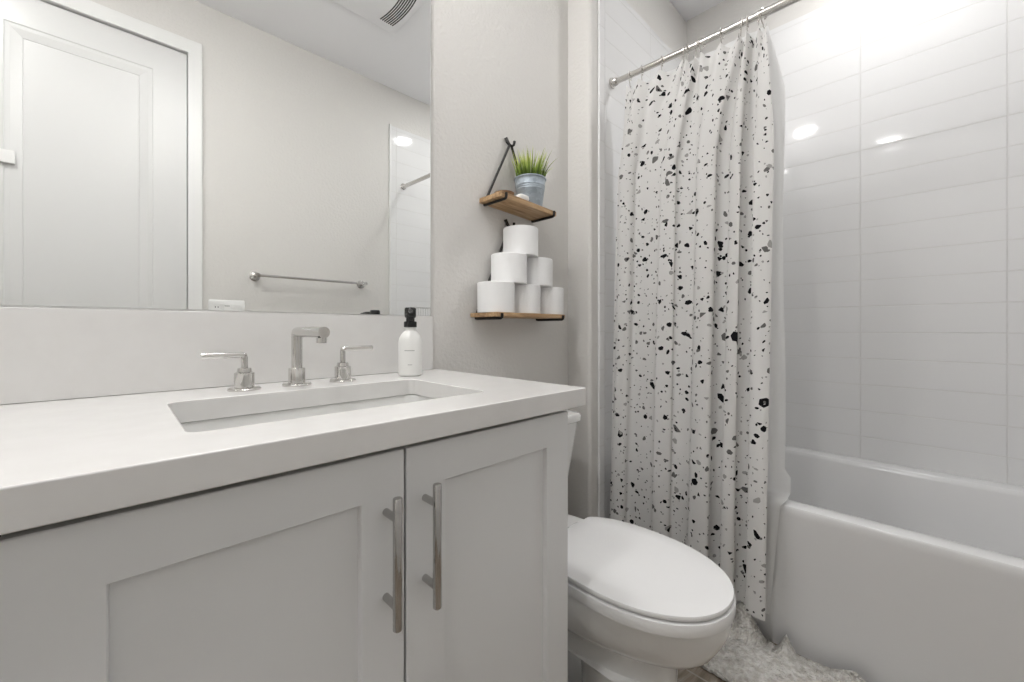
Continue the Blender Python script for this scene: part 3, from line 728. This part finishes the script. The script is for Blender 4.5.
def sheet(name, label, cat, mt, nseg, zs, fx, fy, parent=None, thick=0.0):
    """cloth: fx(s,z), fy(s,z); UV in metres of cloth"""
    bm = new(); ul = bm.loops.layers.uv.new('UVMap'); grid = []
    # arc length measured halfway down
    zm = 1.1; us = [0.0]; pv = None
    for i in range(nseg + 1):
        s = i / nseg; p = Vector((fx(s, zm), fy(s, zm), 0))
        if pv is not None: us.append(us[-1] + (p - pv).length)
        pv = p
    for z in zs:
        grid.append([(bm.verts.new((fx(i / nseg, z), fy(i / nseg, z), z_of(i / nseg, z))), us[i], z) for i in range(nseg + 1)])
    for r0, r1 in zip(grid, grid[1:]):
        for i in range(nseg):
            q = (r0[i], r0[i + 1], r1[i + 1], r1[i]); f = bm.faces.new([a[0] for a in q])
            for lp_, a in zip(f.loops, q): lp_[ul].uv = (a[1], a[2])
    o = obj(name, bm, mt, smooth=True)
    for mod in list(o.modifiers): o.modifiers.remove(mod)
    return tag(o, label, cat)
nh = len(hooks)
def hook_y(s):                       # y of the cloth's top edge at parameter s (hooks evenly spaced in the cloth)
    q = s * (nh - 1); i = min(int(q), nh - 2); f = q - i
    return hooks[i] * (1 - f) + hooks[i + 1] * f
ZT, ZB = RZ - 0.038, 0.130
def z_of(s, z):                      # top edge sags between the hooks; the left side hangs a little short
    f = (z - ZB) / (ZT - ZB); q = s * (nh - 1)
    sag = 0.026 * (math.sin(PI * (q % 1.0)) ** 0.8) * max(0, (f - 0.9) / 0.1)
    return z - sag - rsag(-0.16 - .548 * s) * max(0, f) + (1 - f) * (0.012 * math.sin(5 * s + 1)) + (1 - f) * 0.02 * (1 - s)
def phase(s): return 2 * PI * (4.6 * s + 0.25 * math.sin(7.1 * s + .6) + 0.12 * math.sin(15 * s))
def c_x(s, z):
    f = (z - ZB) / (ZT - ZB)
    base = 1.421 + 0.062 * max(0, f) - 0.010 * (1 - f) * max(0, (s - 0.72) / 0.28)
    amp = 0.021 + 0.006 * math.sin(9 * s + 1.5)
    amp *= 0.80 + 0.25 * (1 - f) + 0.55 * (1 - f) * max(0, (s - 0.72) / 0.28)
    top = max(0.0, (f - 0.86) / 0.14) ** 1.5
    w1 = math.sin(phase(s) + 0.35 * math.sin(2.2 * f + 4 * s)) * amp
    w2 = -math.cos(2 * PI * s * (nh - 1)) * 0.011 + 0.003 * math.sin(31 * s)
    ws = 0.003 * math.sin(3.1 * phase(s) / 2 + 6 * f)
    return base + w1 * (1 - top * 0.75) + w2 * top * 0.8 + ws
def c_y(s, z):
    f = (z - ZB) / (ZT - ZB)
    y0 = -0.160 + 0.015 * (1 - f) * (1 - s) - 0.548 * s
    top = max(0.0, (f - 0.80) / 0.20)
    y = y0 * (1 - top) + (hook_y(s) + (-0.012 if s > .5 else 0.012) * (abs(2 * s - 1) ** 4)) * top
    return y + 0.010 * math.sin(2 * phase(s)) * (1 - top) + (1 - f) * 0.010 * math.sin(2 * s)
zs = [ZB + (ZT - ZB) * (i / 70) for i in range(71)]
co = sheet('shower_curtain', 'white curtain printed with black and grey terrazzo chips', 'shower curtain', 'curtain', 420, zs, c_x, c_y)
# liner: hangs just inside the curtain, rides over the tub rim and falls outside
def l_path(z):
    if z > 0.50: return 1.512
    if z > 0.456: return 1.512
    return 1.4815
lz = [0.10 + (0.44 - 0.10) * i / 16 for i in range(17)]
LW = 0.735
def liner():
    bm = new(); ul = bm.loops.layers.uv.new('UVMap'); n = 160
    # profile (x, z) from the hem up, over the rim, to the hooks
    prof = [(1.4775 - 0.012 * (1 - i / 10), 0.11 + 0.33 * i / 10) for i in range(11)]
    prof += [(1.4770, 0.452), (1.481, 0.462), (1.490, 0.466), (1.500, 0.467), (1.505, 0.468), (1.511, 0.473), (1.5125, 0.484), (1.511, 0.52)]
    prof += [(1.511 + 0.010 * math.sin(PI * i / 40) - 0.006 * i / 40, 0.52 + (ZT - 0.53) * i / 40) for i in range(1, 41)]
    acc = 0; grid = []; last = None
    for (x, z) in prof:
        if last: acc += math.hypot(x - last[0], z - last[1])
        last = (x, z); row = []
        f = max(0.0, min(1.0, (z - 0.47) / (ZT - 0.47)))
        near = 1.0 if z > 0.52 else (0.25 if z < 0.45 else 0.35)
        for i in range(n + 1):
            s = i / n
            y = -0.150 - (0.578 + 0.004 * math.sin(9 * f)) * s
            if f > 0.85: 
                g_ = (f - 0.85) / 0.15; y = y * (1 - g_) + (hook_y(s) - 0.006 * s) * g_
            lob = math.sin(2 * PI * 8.5 * s + 1.2 * math.sin(4 * s))
            if z < 0.455:                      # outside: gathers towards the curtain edge as it falls
                pull = (0.45 - z) / 0.34
                y += 0.026 * pull * s
                xx = x - 0.007 * (1 + lob) * 0.6
            elif z < 0.53: xx = x + 0.012 * (0.6 + 0.4 * lob) * (1 if x > 1.5 else 0.2)
            else: xx = x + 0.006 * lob * (1 - 0.5 * f) + 0.004
            bulge = 0.0
            if 0.455 < z < 0.53: bulge = 0.016 * max(0, (s - 0.86) / 0.14) 
            row.append((bm.verts.new((xx + bulge * 0.6, y - bulge * 0.9, z + bulge * 0.5)), s * 1.0, acc))
        grid.append(row)
    for r0, r1 in zip(grid, grid[1:]):
        for i in range(n):
            q = (r0[i], r0[i + 1], r1[i + 1], r1[i]); fc = bm.faces.new([a[0] for a in q])
            for lp_, a in zip(fc.loops, q): lp_[ul].uv = (a[1], a[2])
    o = obj('curtain_liner', bm, 'liner', smooth=True)
    for mod in list(o.modifiers): o.modifiers.remove(mod)
    tag(o, 'plain white waffle liner behind the speckled curtain, draped over the tub rim', 'curtain liner')
liner()

# ------------------------------------------------------------------ bath mat, rumpled against the tub
bm = new(); nx, ny = 40, 110
mx0, mx1, my0, my1 = 1.235, 1.478, -1.20, -0.42
rm = random.Random(11)
def mat_edge(y):                     # how far the far edge climbs the apron
    e = 0
    for c, h, w_ in ((-0.63, 0.10, 0.055), (-0.745, 0.058, 0.03), (-0.90, 0.03, 0.05), (-0.52, 0.06, 0.05), (-1.05, 0.05, .06)):
        e += h * max(0, 1 - abs(y - c) / w_)
    return e
grid = []
for j in range(ny + 1):
    y = my0 + (my1 - my0) * j / ny; up = mat_edge(y); row = []
    for i in range(nx + 1):
        f = i / nx; g_ = max(0, (f - 0.72) / 0.28)
        x = mx0 + (mx1 - mx0) * min(1, f * (1 - 0.12 * min(1, up * 8) * g_)) - (0.006 if f > .95 else 0)
        z = 0.016 * min(1, f * 14) * min(1, (1 - abs(2 * j / ny - 1)) * 20) + 0.004 * math.sin(23 * y + 9 * f) * f + up * g_ ** 1.3 + 0.0035 * rm.random()
        row.append(bm.verts.new((x, y + 0.006 * math.sin(9 * x + 30 * y) * g_, z + 0.002)))
    grid.append(row)
for a, b in zip(grid, grid[1:]):
    for i in range(nx): bm.faces.new((a[i], a[i + 1], b[i + 1], b[i]))
o = obj('bath_mat', bm, 'rug', smooth=True)
tag(o, 'ivory fluffy bath mat rumpled against the foot of the tub', 'bath mat')
s_ = o.modifiers.new('solid', 'SOLIDIFY'); s_.thickness = 0.002; s_.offset = -1

# ------------------------------------------------------------------ things on the wall opposite the mirror (seen reflected)
t = thing('towel_bar', 'chrome towel bar on the wall opposite, seen in the mirror', 'towel bar', (0.87, YF, 1.30))
for x in (0.563, 1.178):
    bm = new(); lathe(bm, [(0.027, 0.0005), (0.027, 0.005), (0.022, 0.009), (0.010, 0.011), (0.009, 0.070), (0.012, 0.072), (0.012, 0.080)], (x, YF, 1.298), 28, 'Y')
    # lathe 'Y' maps height to +y
    obj('post', bm, 'chrome', t, smooth=True)
bm = new(); tube(bm, [(0.555, YF + .066, 1.298), (1.187, YF + .066, 1.298)], 0.0075, 16)
obj('bar', bm, 'chrome', t, smooth=True)
t = thing('switch_plate', 'white three-gang switch and outlet plate beside the door', 'switch plate', (0.433, YF, 1.10))
bm = new(); loft(bm, [[(x, YF + .0004, z) for x, z, _ in rrect(0.351, 0.514, 1.042, 1.157, .005, 0)], [(x, YF + .005, z) for x, z, _ in rrect(0.351, 0.514, 1.042, 1.157, .005, 0)], [(x, YF + .0075, z) for x, z, _ in rrect(0.354, 0.511, 1.045, 1.154, .005, 0)]])
obj('cover_plate', bm, 'plastic', t, smooth=True)
for i, x in enumerate((0.386, 0.4325, 0.479)):
    bm = new(); box(bm, x - .0165, x + .0165, YF + .0075, YF + (.0092 if i < 1 else .0115), 1.066, 1.133)
    d_ = obj(('outlet', 'rocker_switch', 'rocker_switch')[i], bm, 'plastic', t, bevel=.001)
    if i < 1:
        for zz in (1.082, 1.117):
            for q in (-.006, .006):
                bm = new(); box(bm, x + q - .0016, x + q + .0016, YF + .0090, YF + .0094, zz - .004, zz + .004)
                obj('outlet_slot', bm, 'slot', d_)
    if i == 1:
        bm = new(); box(bm, x - .012, x + .012, YF + .0113, YF + .0118, 1.123, 1.126); obj('switch_mark', bm, 'slot', d_)
# wire soap basket on the end tile wall
t = thing('soap_basket', 'small thin chrome wire basket on reflected shower tile', 'shower basket', (1.6, YF + TT, 1.12))
y0 = YF + TT + .0006
for zz in (1.09, 1.155):
    bm = new(); tube(bm, [(1.50, y0 + .002, zz), (1.50, y0 + .09, zz), (1.70, y0 + .09, zz), (1.70, y0 + .002, zz), (1.50, y0 + .002, zz)], 0.0016, 8)
    obj('rim_wire', bm, 'chrome', t, smooth=True)
bm = new()
for k in range(11):
    x = 1.50 + k * 0.02; tube(bm, [(x, y0 + .09, 1.155), (x, y0 + .09, 1.09), (x, y0 + .003, 1.09)], 0.0012, 6)
obj('wire_grid', bm, 'chrome', t, smooth=True)
